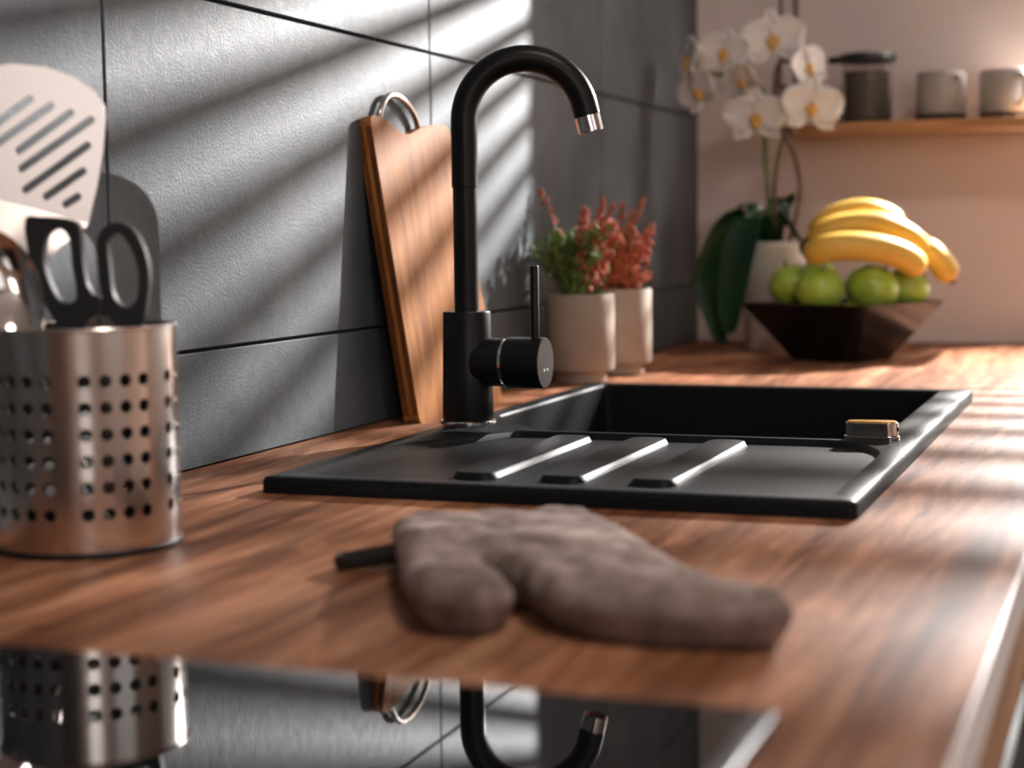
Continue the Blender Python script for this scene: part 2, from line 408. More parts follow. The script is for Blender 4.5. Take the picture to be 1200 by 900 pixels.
cabinet('base_cabinet', 'white base cabinet on the far side of the oven from the sink', -1.195, .395, 3)
ov = thing('built_in_oven', 'dark built-in oven front below the hob', 'oven', (.02, .40, ZF))
hh = -.0275 - ZF
obj('body', box(0, .575, 0, .60, .1, hh-.005), 'oven', ov, smooth=False)
obj('plinth', box(.05, .53, 0, .60, 0, .1), 'paint_dark', ov, smooth=False)
obj('top_rail', box(.576, .600, .001, .599, hh-.044, hh-.001), 'tan_wood', ov, smooth=False)
dr = obj('door', box(.576, .604, .003, .597, .11, hh-.046), 'oven', ov, smooth=False, bevel=.003)
obj('handle', tube([(.604, .06, hh-.34), (.64, .06, hh-.34), (.64, .54, hh-.34), (.604, .54, hh-.34)], .007, 12), 'steel', dr)

tl = thing('added_tall_cabinet', 'tall dark cabinet added to darken the holder reflection', 'cabinet', (.005, -1.83, ZF))  # unseen, added so the left of the steel holder reflects dark
obj('body', box(0, .60, 0, .62, .1, 2.1), 'paint_dark', tl, smooth=False)
obj('plinth', box(.02, .54, .01, .61, 0, .1), 'paint_dark', tl, smooth=False)
for z0_, z1_ in ((.11, 1.0), (1.005, 2.09)):
    dr = obj('door', box(.601, .621, .002, .618, z0_, z1_), 'oven', tl, smooth=False, bevel=.0015)
    obj('handle', tube([(.621, .56, z0_+.3), (.645, .56, z0_+.3), (.645, .56, z0_+.5), (.621, .56, z0_+.5)], .005, 10), 'steel', dr)
# hob
hob = thing('induction_hob', 'black glass hob let into the wooden worktop', 'hob', (.058, .05, 0))
obj('glass_top', prism(rect(0, .492, 0, .538, .004), [], 0.0, .0055), 'glass_black', hob, bevel=.001)
for x in (0.4925, -.0085): obj('side_trim', box(x, x+.008, 0, .538, 0.0, .0058), 'trim_steel', hob, smooth=False, bevel=.001)

# ------------------------------------------------------------------ sink
sk = thing('kitchen_sink', 'black composite inset sink with ridged drainboard under the tap', 'sink')
SX0, SX1, SY0, SY1, SZ = .108, .517, 1.030, 1.788, .0115
basin = round_poly([(.200, 1.342), (.484, 1.342), (.484, 1.770), (.128, 1.770), (.128, 1.445), (.180, 1.372)], .008, 4)
recess = round_poly([(.126, 1.048), (.499, 1.048), (.499, 1.265), (.487, 1.300), (.455, 1.331), (.186, 1.331), (.180, 1.318), (.160, 1.275), (.126, 1.228)], .016, 5)
loops = []; 
outer = rect(SX0, SX1, SY0, SY1, .006, 4)
zl = [(outer, SZ-.0035), (offset_poly(outer, .0012), SZ-.001), (offset_poly(outer, .0036), SZ),
      (recess, SZ), (offset_poly(recess, .0008), SZ-.0006), ([(p[0] + max(0, .150-p[0])*.9, p[1]) for p in offset_poly(recess, .0032)], SZ-.0046)]
for cx0, cx1 in ((.2255, .2600), (.2900, .3245), (.3545, .3885)):
    b = rect(cx0, cx1, 1.084, 1.3255-.006, .0125, 8)
    zl += [(b, SZ-.0046), (offset_poly(b, .0026), SZ-.0004), (offset_poly(b, .0040), SZ)]
zl += [(offset_poly(basin, -.0028), SZ), (offset_poly(basin, -.0008), SZ-.0008), (basin, SZ-.003)]
allp = {}
for L, z in zl:
    for p in L: allp[(round(p[0], 5), round(p[1], 5))] = z
P, T = cdt([[(round(p[0], 5), round(p[1], 5)) for p in L] for L, z in zl])
bm = bmesh.new(); vs = []
for p in P:
    z = allp.get((round(p.x, 5), round(p.y, 5)))
    if z is None: z = min(allp.items(), key=lambda kv: (kv[0][0]-p.x)**2 + (kv[0][1]-p.y)**2)[1]
    vs.append(bm.verts.new((p.x, p.y, z)))
for f, c in T:
    if not inside(c, basin): bm.faces.new([vs[i] for i in f])
for v in [v for v in bm.verts if not v.link_faces]: bm.verts.remove(v)
top_edge = [e for e in bm.edges if len(e.link_faces) == 1]
low = {}
for e in top_edge:
    if all(abs(v.co.z - (SZ-.0035)) < 1e-5 for v in e.verts):
        for v in e.verts:
            if v not in low: low[v] = bm.verts.new((v.co.x, v.co.y, -.0004))
        a, b = e.verts; bm.faces.new((a, b, low[b], low[a]))
obj('drainboard', bm, 'granite', sk, angle=50)
# basin: walls that taper a little, floor, drain
bm = bmesh.new(); n = len(basin); cxy = Vector((.306, 1.56)); rings = []
for z, s in ((SZ-.003, 1.0), (-.03, .992), (-.165, .965), (-.178, .94), (-.182, .88)):
    rings.append([bm.verts.new((cxy.x + (p[0]-cxy.x)*s, cxy.y + (p[1]-cxy.y)*s, z)) for p in basin])
for a, b in zip(rings, rings[1:]):
    for i in range(n): bm.faces.new((a[i], a[(i+1) % n], b[(i+1) % n], b[i]))
bm.faces.new(rings[-1])
obj('basin', bm, 'granite', sk, angle=50)
obj('drain', lathe([(0, .0035), (.020, .004), (.022, .001), (.036, .0015), (.042, .0025), (.044, 0)], 32, c=(.306, 1.56, -.182)), 'chrome', sk)

# drain knob on the sink corner
kn = thing('drain_control_knob', 'small chrome drain control with amber top on the sink rim', 'knob', (.4795, 1.345, SZ), .06)
obj('base_plate', prism(rect(-.0215, .0215, -.0105, .0105, .0085), [], -.0003, .0030), 'chrome', kn, bevel=.0006)
bd = obj('body', prism(rect(-.0205, .0205, -.0098, .0098, .0082), [], .0034, .0135), 'chrome', kn, bevel=.0022, seg=3)
obj('top_plate', prism(rect(-.0188, .0188, -.0085, .0085, .0068), [], .0133, .0145), 'amber', kn, bevel=.0004)
obj('pin_hole', tube([(.0199, -.003, .0085), (.0212, -.003, .0085)], .0017, 12), 'black_plastic', kn)

# ------------------------------------------------------------------ tap
FX, FY = .1235, 1.380
tp = thing('kitchen_tap', 'matt black gooseneck mixer tap standing on the sink', 'tap', (FX, FY, SZ))
obj('base_ring', lathe([(0, -.0006), (.0246, -.0006), (.0246, .0018), (.0238, .0026), (0, .0026)], 48), 'chrome', tp)
obj('body', lathe([(0, .0026), (.0222, .0026), (.0225, .004), (.0210, .0965), (.0202, .0978), (0, .0978)], 64), 'black_metal', tp)
UD = Vector((.9378, .3469, 0)); R = .0530
zc = .2625
pts = [Vector((0, 0, .095)), Vector((0, 0, .15)), Vector((0, 0, .2055))]
obj('riser', tube(pts, .0107, 40), 'black_metal', tp)
pts = [Vector((0, 0, .2050)), Vector((0, 0, .2056)), Vector((0, 0, .225)), Vector((0, 0, .245))]
rr = [.0108, .0115, .0115, .0115]
for i in range(0, 41):
    a = math.radians(180 - 166*i/40); pts.append(UD*(R + R*math.cos(a)) + Vector((0, 0, zc + R*math.sin(a)))); rr.append(.0115)
a = math.radians(14); d = UD*math.sin(a) - Vector((0, 0, math.cos(a)))
end = pts[-1]; pts.append(end + d*.010); rr.append(.0114)
obj('spout', tube(pts, rr, 40), 'black_metal', tp)
s0 = end + d*.0098
obj('aerator', tube([s0, s0 + d*.0005, s0 + d*.0140, s0 + d*.0146], [.0106, .0112, .0112, .0104], 40), 'chrome', tp)
HZ = .0535
obj('handle_socket', tube([(.010, 0, HZ), (.033, 0, HZ), (.0352, 0, HZ)], [.0210, .0210, .0204], 48), 'black_metal', tp)
obj('handle_ring', tube([(.0345, 0, HZ), (.0385, 0, HZ)], .0203, 48), 'chrome', tp)
hd = obj('handle', tube([(.0380, 0, HZ), (.0388, 0, HZ), (.0715, 0, HZ), (.0725, 0, HZ)], [.0212, .0221, .0221, .0213], 56), 'black_metal', tp)
for dy in (-.0042, .0042):
    obj('temperature_mark', tube([(.0724, dy, HZ-.006), (.07285, dy, HZ-.006)], .0014, 12), 'white_mark', hd)
obj('lever', tube([(.0630, 0, HZ+.015), (.0630, 0, HZ+.0827), (.0630, 0, HZ+.0836)], [.0039, .0039, .0034], 20), 'black_metal', tp)

# ------------------------------------------------------------------ cutting board
cb = thing('cutting_board', 'tall bamboo cutting board leaning on the tiles behind the tap', 'cutting board', (.046, 1.565, .0))
# local frame: s along the wall, h up the board, t thickness (towards the room)
lean = math.atan2(.034, .285); UP = Vector((-math.sin(lean), 0, math.cos(lean))); TN = Vector((math.cos(lean), 0, math.sin(lean))); SD = Vector((0, 1, 0))
TH_ = .019
def bfn(s, h, t): return SD*s + UP*h + TN*(t - TH_)
sil = [(-.110, .004), (-.106, 0), (.104, 0), (.110, .004), (.056, .285), (.050, .289), (.020, .289), (-.020, .283), (-.050, .274), (-.080, .279), (-.103, .288), (-.128, .289), (-.134, .285)]
sil = round_poly(sil, .012, 4)
obj('board', prism(sil, [], 0.0015, TH_-.0015, bfn), ['board'], cb, bevel=.002)
strip = offset_poly(sil, -.0004)
for t0_, t1_, mm in ((.0022, .0072, 'board_edge'), (.0078, .0120, 'board'), (.0126, .0166, 'board_edge')):
    near = [(-.1112, .009), (-.1075, .009), (-.1308, .279), (-.1350, .279)]
    obj('edge_strip', prism(near, [], t0_, t1_, bfn), mm, cb, smooth=False)
lp = catmull([bfn(-.100, .278, .0105), bfn(-.100, .293, .0125), bfn(-.084, .309, .015), bfn(-.060, .311, .016), bfn(-.034, .302, .0155), bfn(-.016, .290, .013), bfn(-.010, .276, .0105)], 8)
obj('handle_loop', tube(lp, .0030, 14), 'steel', cb)

# ------------------------------------------------------------------ utensil holder
CX, CY, CR, CH = .1068, .8285, .0530, .1265
uh = thing('utensil_holder', 'perforated brushed steel utensil holder standing by the tiled wall', 'utensil holder', (CX, CY, 0))
bm = bmesh.new()
rows = [.0985 - .0147*i for i in range(6)][::-1]; RH = .0147
cam_ang = math.degrees(math.atan2(-CY, .677-CX))
col_w = 12.4; gap_w = 60 - 4*col_w
cells = []; a = cam_ang - gap_w/2 - 11.5
def P3(th, z): t = math.radians(th); return (CR*math.cos(t), CR*math.sin(t), z)
zlist = []
for r in rows:
    for q in range(4): zlist.append(r - RH/2 + RH*q/4)
zlist.append(rows[-1] + RH/2)
thl = []
def quad(th0, th1, z0, z1):
    bm.faces.new([bm.verts.new(P3(*p)) for p in ((th0, z0), (th1, z0), (th1, z1), (th0, z1))])
hr_z = .0036; hr_t = math.degrees(.0036/CR)
for g in range(6):
    base = a + 60*g
    gs = [base + gap_w*i/4 for i in range(5)]
    cs = []
    for i in range(4):
        for q in range(4): cs.append(base + gap_w + col_w*i + col_w*q/4)
    cs.append(base + 60)
    thl += gs[:-1] + cs[:-1]
    for i in range(4):
        for z0, z1 in zip(zlist, zlist[1:]): quad(gs[i], gs[i+1], z0, z1)
    for i in range(4):
        tc = base + gap_w + col_w*(i+.5)
        for r in rows:
            sq = []
            for side in range(4):
                for q in range(4):
                    u = -1 + q/2
                    sq.append([(u, -1), (1, u), (-u, 1), (-1, -u)][side])
            cir = [(math.cos(math.atan2(v, u)), math.sin(math.atan2(v, u))) for u, v in sq]
            A = [bm.verts.new(P3(tc + u*col_w/2, r + v*RH/2)) for u, v in sq]
            B = [bm.verts.new(P3(tc + u*hr_t, r + v*hr_z)) for u, v in cir]
            for q in range(16): bm.faces.new((A[q], A[(q+1) % 16], B[(q+1) % 16], B[q]))
thl.append(thl[0] + 360)
for z0, z1 in ((.0, .003), (.003, zlist[0]), (zlist[-1], .115), (.115, CH)):
    for t0, t1 in zip(thl, thl[1:]): quad(t0, t1, z0, z1)
bmesh.ops.remove_doubles(bm, verts=bm.verts[:], dist=2e-5)
o = obj('body', bm, ['brushed', 'shaded_inner'], uh, angle=60)
sh_ = o.data.attributes.get('sharp_edge') or o.data.attributes.new('sharp_edge', 'BOOLEAN', 'EDGE')
use = {}
for p in o.data.polygons:
    for ek in p.edge_keys: use[ek] = use.get(ek, 0) + 1
for e_ in o.data.edges:
    if use.get(tuple(sorted(e_.vertices)), 0) == 1: sh_.data[e_.index].value = True
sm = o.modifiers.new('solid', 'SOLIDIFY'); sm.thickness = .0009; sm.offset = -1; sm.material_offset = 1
obj('rim', tube([(CR*math.cos(t), CR*math.sin(t), CH) for t in [2*PI*i/72 for i in range(72)]], .0012, 10, closed=True), 'brushed', uh)
obj('base', lathe([(0, .0003), (CR+.0004, .0003), (CR+.0008, .0010), (CR+.0008, .0034), (CR+.0002, .0040), (0, .0040)], 72), 'black_plastic', uh)  # black foot ring added to draw the dark shadow line at the bottom

# utensils: local frame facing the photographer, u to the right, z up
U = Vector((.9378, .3469, 0)); Nf = Vector((-.3469, .9378, 0))
def px(x, y): return ((x-76)*.000497, .2783 - (y-72)*.000494 + (x-76)*.000006)
def uf(off, lean=0.0, z0=.13):
    def fn(u, z, t): return Vector((CX, CY, 0)) + U*u + Vector((0, 0, z)) + Nf*(off + t + (z-z0)*lean)
    return fn
ORIG = Vector((CX, CY, .003))
def utensil(name, label, cat): return thing(name, label, cat, ORIG)
def rel(fn): return lambda u, z, t: fn(u, z, t) - ORIG
sp = utensil('slotted_turner', 'steel slotted turner with fan-shaped blade in the utensil holder', 'spatula')
f1_ = rel(uf(.017, .045))
def f1(u, z, t): d = (u + .030)*.22; return f1_(u, z, t) + Nf*d + U*(-.27*d - .004) + Vector((0, 0, .12*d))
outl = [px(*p) for p in ((-52, 218), (17, 240), (86, 262), (97, 220), (105, 180), (109, 140), (108, 124), (98, 107), (75, 90), (40, 76), (0, 71), (-40, 77), (-75, 96), (-84, 118), (-78, 160), (-66, 195))]
slots = []
for (a, b) in (((-30, 148), (21, 113)), ((-30, 171), (45, 122)), ((6, 173), (68, 131)), ((9, 194), (92, 140)), ((13, 219), (87, 170)), ((37, 228), (81, 200)), ((60, 238), (74, 230))):
    A = Vector(px(*a)); B = Vector(px(*b)); d = (B-A).normalized(); nrm = Vector((-d.y, d.x)); w = .0024; L = []
    for c, s in ((B, -90), (A, 90)):
        for i in range(7):
            t = math.radians(s + 180*i/6); L.append(tuple(c + d*(w*math.cos(t)) + nrm*(w*math.sin(t))))
    slots.append(L)
obj('blade', prism(outl, slots, 0, .0012, f1), 'turner_steel', sp, angle=30)
nk = [px(*p) for p in ((-52, 218), (17, 240), (86, 262), (78, 273), (58, 287), (46, 302), (42, 320), (40, 345), (22, 345), (20, 318), (12, 295), (-8, 270), (-35, 245))]
zf = px(17, 240)[1]
def neck_fn(u, z, t):
    s = px(17, 240)[1] + (u - px(17, 240)[0]) * -.314 - z
    return f1(u, z, t) + Nf*(-min(max(s, 0), .03)*.55) + Vector((0, 0, 0))
obj('neck', prism(nk, [], 0, .0014, neck_fn), 'turner_steel', sp, angle=30)
u0, z0 = px(31, 343)
q0 = neck_fn(u0, z0, .0007)
obj('handle', tube([q0 + Vector((0, 0, .006)), q0 - Vector((0, 0, .02)), Vector((-.015, .005, .012))], .0042, 14), 'steel', sp)

sc = utensil('kitchen_scissors', 'black handled kitchen scissors standing in the utensil holder', 'scissors')
f2 = rel(uf(-.012, .04))
def crop(pts): return [px(x/5, 220 + y/5) for x, y in pts]
lo = catmull([(p[0], p[1], 0) for p in crop([(525, 640), (515, 800), (430, 850), (340, 880), (255, 740), (170, 560), (128, 390), (112, 175), (190, 160), (330, 172), (410, 205), (428, 280), (432, 400), (452, 540), (485, 610)])], 4, True)
li = catmull([(p[0], p[1], 0) for p in crop([(225, 285), (270, 238), (325, 240), (362, 300), (372, 430), (392, 570), (385, 640), (335, 655), (285, 625), (235, 510), (212, 400)])], 4, True)
ro = catmull([(p[0], p[1], 0) for p in crop([(535, 640), (590, 590), (560, 470), (512, 330), (545, 245), (640, 203), (725, 250), (785, 370), (808, 510), (795, 640), (765, 780), (680, 850), (560, 850), (540, 790)])], 4, True)
ro = catmull([(p[0], p[1], 0) for p in crop([(540, 660), (528, 560), (518, 430), (515, 300), (560, 228), (640, 203), (725, 250), (785, 370), (808, 510), (795, 640), (765, 780), (680, 850), (560, 850), (540, 790)])], 4, True)
ri = catmull([(p[0], p[1], 0) for p in crop([(575, 330), (595, 280), (640, 263), (690, 320), (735, 430), (748, 540), (735, 640), (690, 683), (640, 672), (600, 610), (585, 480)])], 4, True)
obj('handle', prism(lo, [li], -.0045, .0045, f2), 'black_plastic', sc, bevel=.0025, seg=3)
obj('handle', prism(ro, [ri], -.0040, .0050, f2), 'black_plastic', sc, bevel=.0025, seg=3)
pv = px(105, 391)
for s in (-1, 1):
    L = [(pv[0] + s*(.0006 + .0098*math.cos(t)), pv[1] + .0165*math.sin(t) - .004) for t in [math.radians(a_) for a_ in range(-90, 91, 15)]]
    obj('bolster', prism(L if s > 0 else L[::-1], [], -.0062, -.0048, f2), 'steel', sc)
    b = [(pv[0] + s*.0005, pv[1]+.004), (pv[0] + s*.011, pv[1]+.002), (pv[0] + s*.0085, pv[1]-.03), (pv[0] + s*.001, pv[1]-.105)]
    obj('blade', prism(b if s < 0 else b[::-1], [], -.001*(s+2)+.0005, -.001*(s+2)+.0012, f2), 'steel', sc, smooth=False)

so = utensil('serving_spoon', 'polished steel serving spoon leaning in the utensil holder', 'spoon')
bm = bmesh.new(); f3 = rel(uf(-.026, 0.0)); cu, cz = px(2, 330); ax = Vector((.34, -.94)); ay = Vector((.94, .34)); rings = []
for sgn, dd in ((1, 0.0), (-1, .0010)):
    for i in range(9):
        r = i/8; ring = []
        for j in range(36):
            t = 2*PI*j/36; s_, w_ = .034*r*math.cos(t), .0195*r*math.sin(t)
            ring.append(bm.verts.new(f3(cu + ax.x*s_ + ay.x*w_, cz + ax.y*s_ + ay.y*w_, .011*(1-r*r) + dd - .004 + w_*.5)))
        rings.append(ring)
order = rings[0:9] + rings[9:18][::-1]
for a_, b_ in zip(order, order[1:]):
    for j in range(36): bm.faces.new((a_[j], a_[(j+1) % 36], b_[(j+1) % 36], b_[j]))
bmesh.ops.remove_doubles(bm, verts=bm.verts[:], dist=1e-6)
obj('bowl', bm, 'chrome', so, angle=50)
hb = f3(cu + ax.x*.033, cz + ax.y*.033, .002)
obj('handle', tube([hb + Vector((-.002, 0, .004)), hb + Vector((.004, .006, -.02)), Vector((.018, -.006, .010))], [.0035, .003, .0026], 12), 'steel', so)

# ------------------------------------------------------------------ oven mitt
MO = Vector((.42, .76, 0))
base_out = [(.2888, .8547), (.3135, .8795), (.342, .8998), (.3790, .9150), (.4354, .832), (.4789, .766), (.5118, .728), (.5365, .714), (.5425, .701), (.5340, .688), (.5066, .682), (.4843, .679), (.4574, .682), (.4346, .6935), (.4190, .712), (.4030, .733), (.3860, .7480), (.3960, .731), (.4110, .7125), (.4185, .698), (.4150, .682), (.4043, .6735), (.3862, .674), (.3725, .685), (.355, .7132), (.3221, .7807)]
poly = []
pp = catmull([(x, y, 0) for x, y in base_out], 6, True); poly = [(p.x, p.y) for p in pp]
if sum(poly[i-1][0]*poly[i][1] - poly[i][0]*poly[i-1][1] for i in range(len(poly))) < 0: poly = poly[::-1]
def dist_poly(p, poly):
    best = 9
    for i in range(len(poly)):
        a = Vector(poly[i-1]); b = Vector(poly[i]); ab = b-a; t = max(0, min(1, (p-a).dot(ab)/max(ab.length_squared, 1e-12)))
        best = min(best, (p - a - ab*t).length)
    return best
ext = []; stp = .0042
for i in range(80):
    for j in range(90):
        p = Vector((.27 + i*stp + (j % 2)*stp/2, .62 + j*stp*.87))
        if inside(p, poly) and dist_poly(p, poly) > .0025: ext.append(p)
Pm, Tm = cdt([poly], ext)
bm = bmesh.new(); top = []; bot = []
cuff_d = Vector((.62, -.78)).normalized(); cuff_c = Vector((.33, .903))
for p in Pm:
    d = dist_poly(p, poly); k = min(d/.015, 1); hgt = math.sqrt(max(0, 1-(1-k)**2))
    along = max(0, min(1, (p - cuff_c).dot(cuff_d)/.10))
    wr = noise.noise(Vector((p.x*26, p.y*26, 0)))*.0036 + noise.noise(Vector((p.x*75, p.y*48, 3)))*.0028 + noise.noise(Vector((p.x*190, p.y*120, 7)))*.0010
    zt = .0150 + (.0055 + .0050*along)*hgt + wr*hgt
    zb = max(.0002, .0145*(1 - min(1, d/.007)))
    if d < 1e-5: zt = zb = .0148
    top.append(bm.verts.new((p.x-MO.x, p.y-MO.y, zt))); bot.append(top[-1] if d < 1e-5 else bm.verts.new((p.x-MO.x, p.y-MO.y, zb)))
for f, c in Tm:
    bm.faces.new([top[i] for i in f])
    if len({bot[i] for i in f} & {top[i] for i in f}) < 3: bm.faces.new([bot[i] for i in f[::-1]])
mt = thing('oven_mitt', 'brown felt oven mitt lying on the worktop before the sink', 'oven mitt', MO)
mo_ = obj('mitt', bm, 'felt', mt, angle=180)
ss = mo_.modifiers.new('sub', 'SUBSURF'); ss.levels = 1; ss.render_levels = 1
lpp = [Vector((x, y, z)) - MO for x, y, z in ((.326, .800, .012), (.304, .797, .008), (.286, .794, .005), (.281, .802, .005), (.290, .809, .006), (.318, .812, .012))]
obj('dark_loop', tube(catmull(lpp, 5), .0042, 10, squash=.5), 'felt_dark', mt)  # small dark loop at the left edge of the mitt

# ------------------------------------------------------------------ heather in beige pots
def pot_prof(r, h): return [(0, .001), (r*.74, .001), (r*.76, .003), (r*.76, h*.12), (r*.80, h*.135), (r*.965, h*.145), (r, h*.17), (r*1.0, h*.985), (r*.985, h), (r*.93, h), (r*.925, h*.98), (r*.92, h*.86), (0, h*.86)]
def heather(name, label, loc, r, h, spikes, seed):
    rnd = random.Random(seed)
    t = thing(name, label, 'potted plant', loc)
    obj('pot', lathe(pot_prof(r, h), 64), 'pot', t, angle=40)
    obj('soil', lathe([(0, h*.90), (r*.5, h*.905), (r*.90, h*.885), (r*.90, h*.865), (0, h*.865)], 32), 'soil', t)
    for (dx, dy, H, kind) in spikes:
        a = rnd.uniform(0, 2*PI); rb = rnd.uniform(0, r*.6)
        b = Vector((rb*math.cos(a), rb*math.sin(a), h*.88)); e = Vector((dx, dy, H))
        m = b.lerp(e, .5) + Vector((rnd.uniform(-.008, .008), rnd.uniform(-.008, .008), .008))
        path = catmull([b, m, e], 7); bm = tube(path, [.0011]*len(path), 6, mi=0)
        L = len(path)
        for i in range(2 if kind == 2 else 4, L):
            k = i/(L-1)
            for c in range(5 if kind != 2 else 4):
                aa = rnd.uniform(0, 2*PI); rad = (.0062 if kind != 2 else .0055)*(1.15-k*.75)
                p = path[i] + Vector((rad*math.cos(aa), rad*math.sin(aa), rnd.uniform(-.004, .004)))
                if kind == 2:   # needle leaves
                    d = Vector((math.cos(aa), math.sin(aa), 1.3)).normalized(); q = p + d*rnd.uniform(.011, .021)*(1.3-k*.6)
                    sdv = d.cross(Vector((0, 0, 1))).normalized()*.0017; mid = p.lerp(q, .5)
                    v = [bm.verts.new(x) for x in (path[i], mid + sdv, q, mid - sdv, mid + Vector((0, 0, .0008)))]
                    for fc in ((0, 1, 4), (1, 2, 4), (2, 3, 4), (3, 0, 4)): bm.faces.new([v[z] for z in fc]).material_index = 1
                else:           # bell florets
                    s = rnd.uniform(.0019, .0031)*(1.15-k*.5)
                    g = bmesh.ops.create_icosphere(bm, subdivisions=1, radius=s, matrix=Matrix.Translation(p) @ Matrix.Diagonal((1, 1, 1.35, 1)))
                    for vv in g['verts']:
                        for fc in vv.link_faces: fc.material_index = 1
        obj('leaf_sprig' if kind == 2 else 'flower_spike', bm, ['stem_green' if kind == 2 else 'stem_brown', ('heather_red', 'heather_rust', 'heather_green')[kind]], t, angle=60)
    return t
rnd = random.Random(3); spk = [(-.045, -.006, .225, 0)]
for i in range(17): spk.append((rnd.uniform(-.004, .052), rnd.uniform(-.02, .035), rnd.uniform(.145, .212), 0))
spk += [(.026, .012, .214, 0), (.006, .0, .205, 0), (-.012, .01, .165, 0)]
for i in range(34): spk.append((rnd.uniform(-.048, .034), rnd.uniform(-.038, .03), rnd.uniform(.122, .178), 2))
heather('potted_heather', 'beige pot of mixed green and red heather beside the tap', (.0545, 1.912, 0), .0405, .1045, spk, 5)
spk = [(.028, .006, .214, 1), (.004, .0, .21, 0), (.012, .01, .198, 1)]
for i in range(34): spk.append((rnd.uniform(-.032, .044), rnd.uniform(-.034, .034), rnd.uniform(.120, .185), rnd.choice((1, 1, 0))))
heather('potted_heather', 'beige pot of rust-red heather behind the mixed heather pot', (.0665, 2.035, 0), .0395, .1065, spk, 9)

# ------------------------------------------------------------------ fruit bowl
BX, BY = .296, 2.318
bw = thing('fruit_bowl', 'black flared square bowl holding apples and bananas', 'bowl', (BX, BY, 0), math.radians(-24))
def sq(s, z, r): return [(p[0], p[1], z) for p in rect(-s, s, -s, s, r, 5)]
bm = bmesh.new(); rings = []
for s, z, r in ((.046, 0, .006), (.049, .002, .006), (.098, .0745, .010), (.1005, .0785, .010), (.0985, .0795, .010), (.0955, .0770, .010), (.047, .0075, .006), (.044, .006, .006)):
    rings.append([bm.verts.new(p) for p in sq(s, z, r)])
for a, b in zip(rings, rings[1:]):
    for i in range(len(a)): bm.faces.new((a[i], a[(i+1) % len(a)], b[(i+1) % len(a)], b[i]))
bm.faces.new(rings[0][::-1]); bm.faces.new(rings[-1])
obj('bowl', bm, 'bowl', bw, angle=40)
def apple(loc, r, rot):
    t = thing('green_apple', 'shiny green apple in the black flared bowl', 'apple', loc, 0, 'green apples in the bowl')
    t.rotation_euler = rot
    prof = [(0, -.80*r)]
    for i in range(1, 18):
        a = -PI/2 + PI*i/18; rr = r*(1.02*math.cos(a)**.9); z = r*.93*math.sin(a)
        prof.append((rr, z))
    prof += [(.16*r, .86*r), (.05*r, .72*r), (0, .70*r)]
    prof = [(0, -.80*r), (.14*r, -.86*r)] + prof[2:]
    obj('skin', lathe(prof, 32), 'apple', t, angle=180)
    obj('stem', tube([(0, 0, .70*r), (.002, 0, .95*r), (.005, 0, 1.16*r)], .0014, 8), 'stem_brown', t)
for loc, r, rot in (((.2300, 2.304, .1015), .0310, (.3, -.35, 0)), ((.2520, 2.368, .1040), .0310, (-.3, -.2, .4)), ((.2760, 2.259, .0975), .0325, (.35, .15, 0)),
                    ((.3430, 2.284, .0975), .0330, (.5, .1, 1)), ((.3790, 2.338, .0960), .0295, (.2, .4, 2)), ((.3070, 2.328, .0480), .0310, (0, 0, 0)), ((.3200, 2.382, .0960), .0310, (-.3, .2, 1))):
    apple(loc, r, rot)
bn = thing('banana_bunch', 'bunch of ripe yellow bananas lying on the green apples', 'bananas', (.272, 2.300, .118))
BO = Vector((.272, 2.300, .118))
def banana(pts, r):
    P = catmull([Vector(p) - BO for p in pts], 8); n = len(P); R = []
    for i in range(n):
        k = i/(n-1); e = min(1, k/.16, 1e9); f = min(1, (1-k)/.13)
        R.append(r*(.34 + .66*math.sin(min(1, e)*PI/2))*(.30 + .70*math.sin(min(1, f)*PI/2)) * (.93 + .07*math.sin(k*PI)))
    bm = tube(P, R, 10)
    b = obj('banana', bm, 'banana', bn, angle=75)
    obj('tip', tube([P[-1] - (P[-1]-P[-2])*.3, P[-1] + (P[-1]-P[-2]).normalized()*.004], [r*.30, r*.24], 10), 'banana_tip', b)
st = (.268, 2.300, .150)
banana([(.258, 2.262, .140), (.285, 2.252, .1515), (.330, 2.262, .1540), (.375, 2.285, .143), (.404, 2.310, .120)], .0195)
banana([(.256, 2.280, .156), (.292, 2.288, .176), (.340, 2.306, .181), (.378, 2.326, .166), (.402, 2.344, .144)], .0200)
banana([(.258, 2.298, .166), (.283, 2.318, .190), (.316, 2.333, .199), (.346, 2.346, .193), (.370, 2.360, .176)], .0195)
banana([(.300, 2.312, .158), (.345, 2.332, .1620), (.385, 2.345, .157), (.418, 2.356, .134), (.436, 2.362, .106)], .0185)
obj('crown', tube(catmull([Vector(p) - BO for p in ((.246, 2.276, .150), (.254, 2.278, .152), (.266, 2.282, .156))], 4), [.006, .008, .012, .013, .014, .015, .015, .015, .013], 10), 'banana_tip', bn)

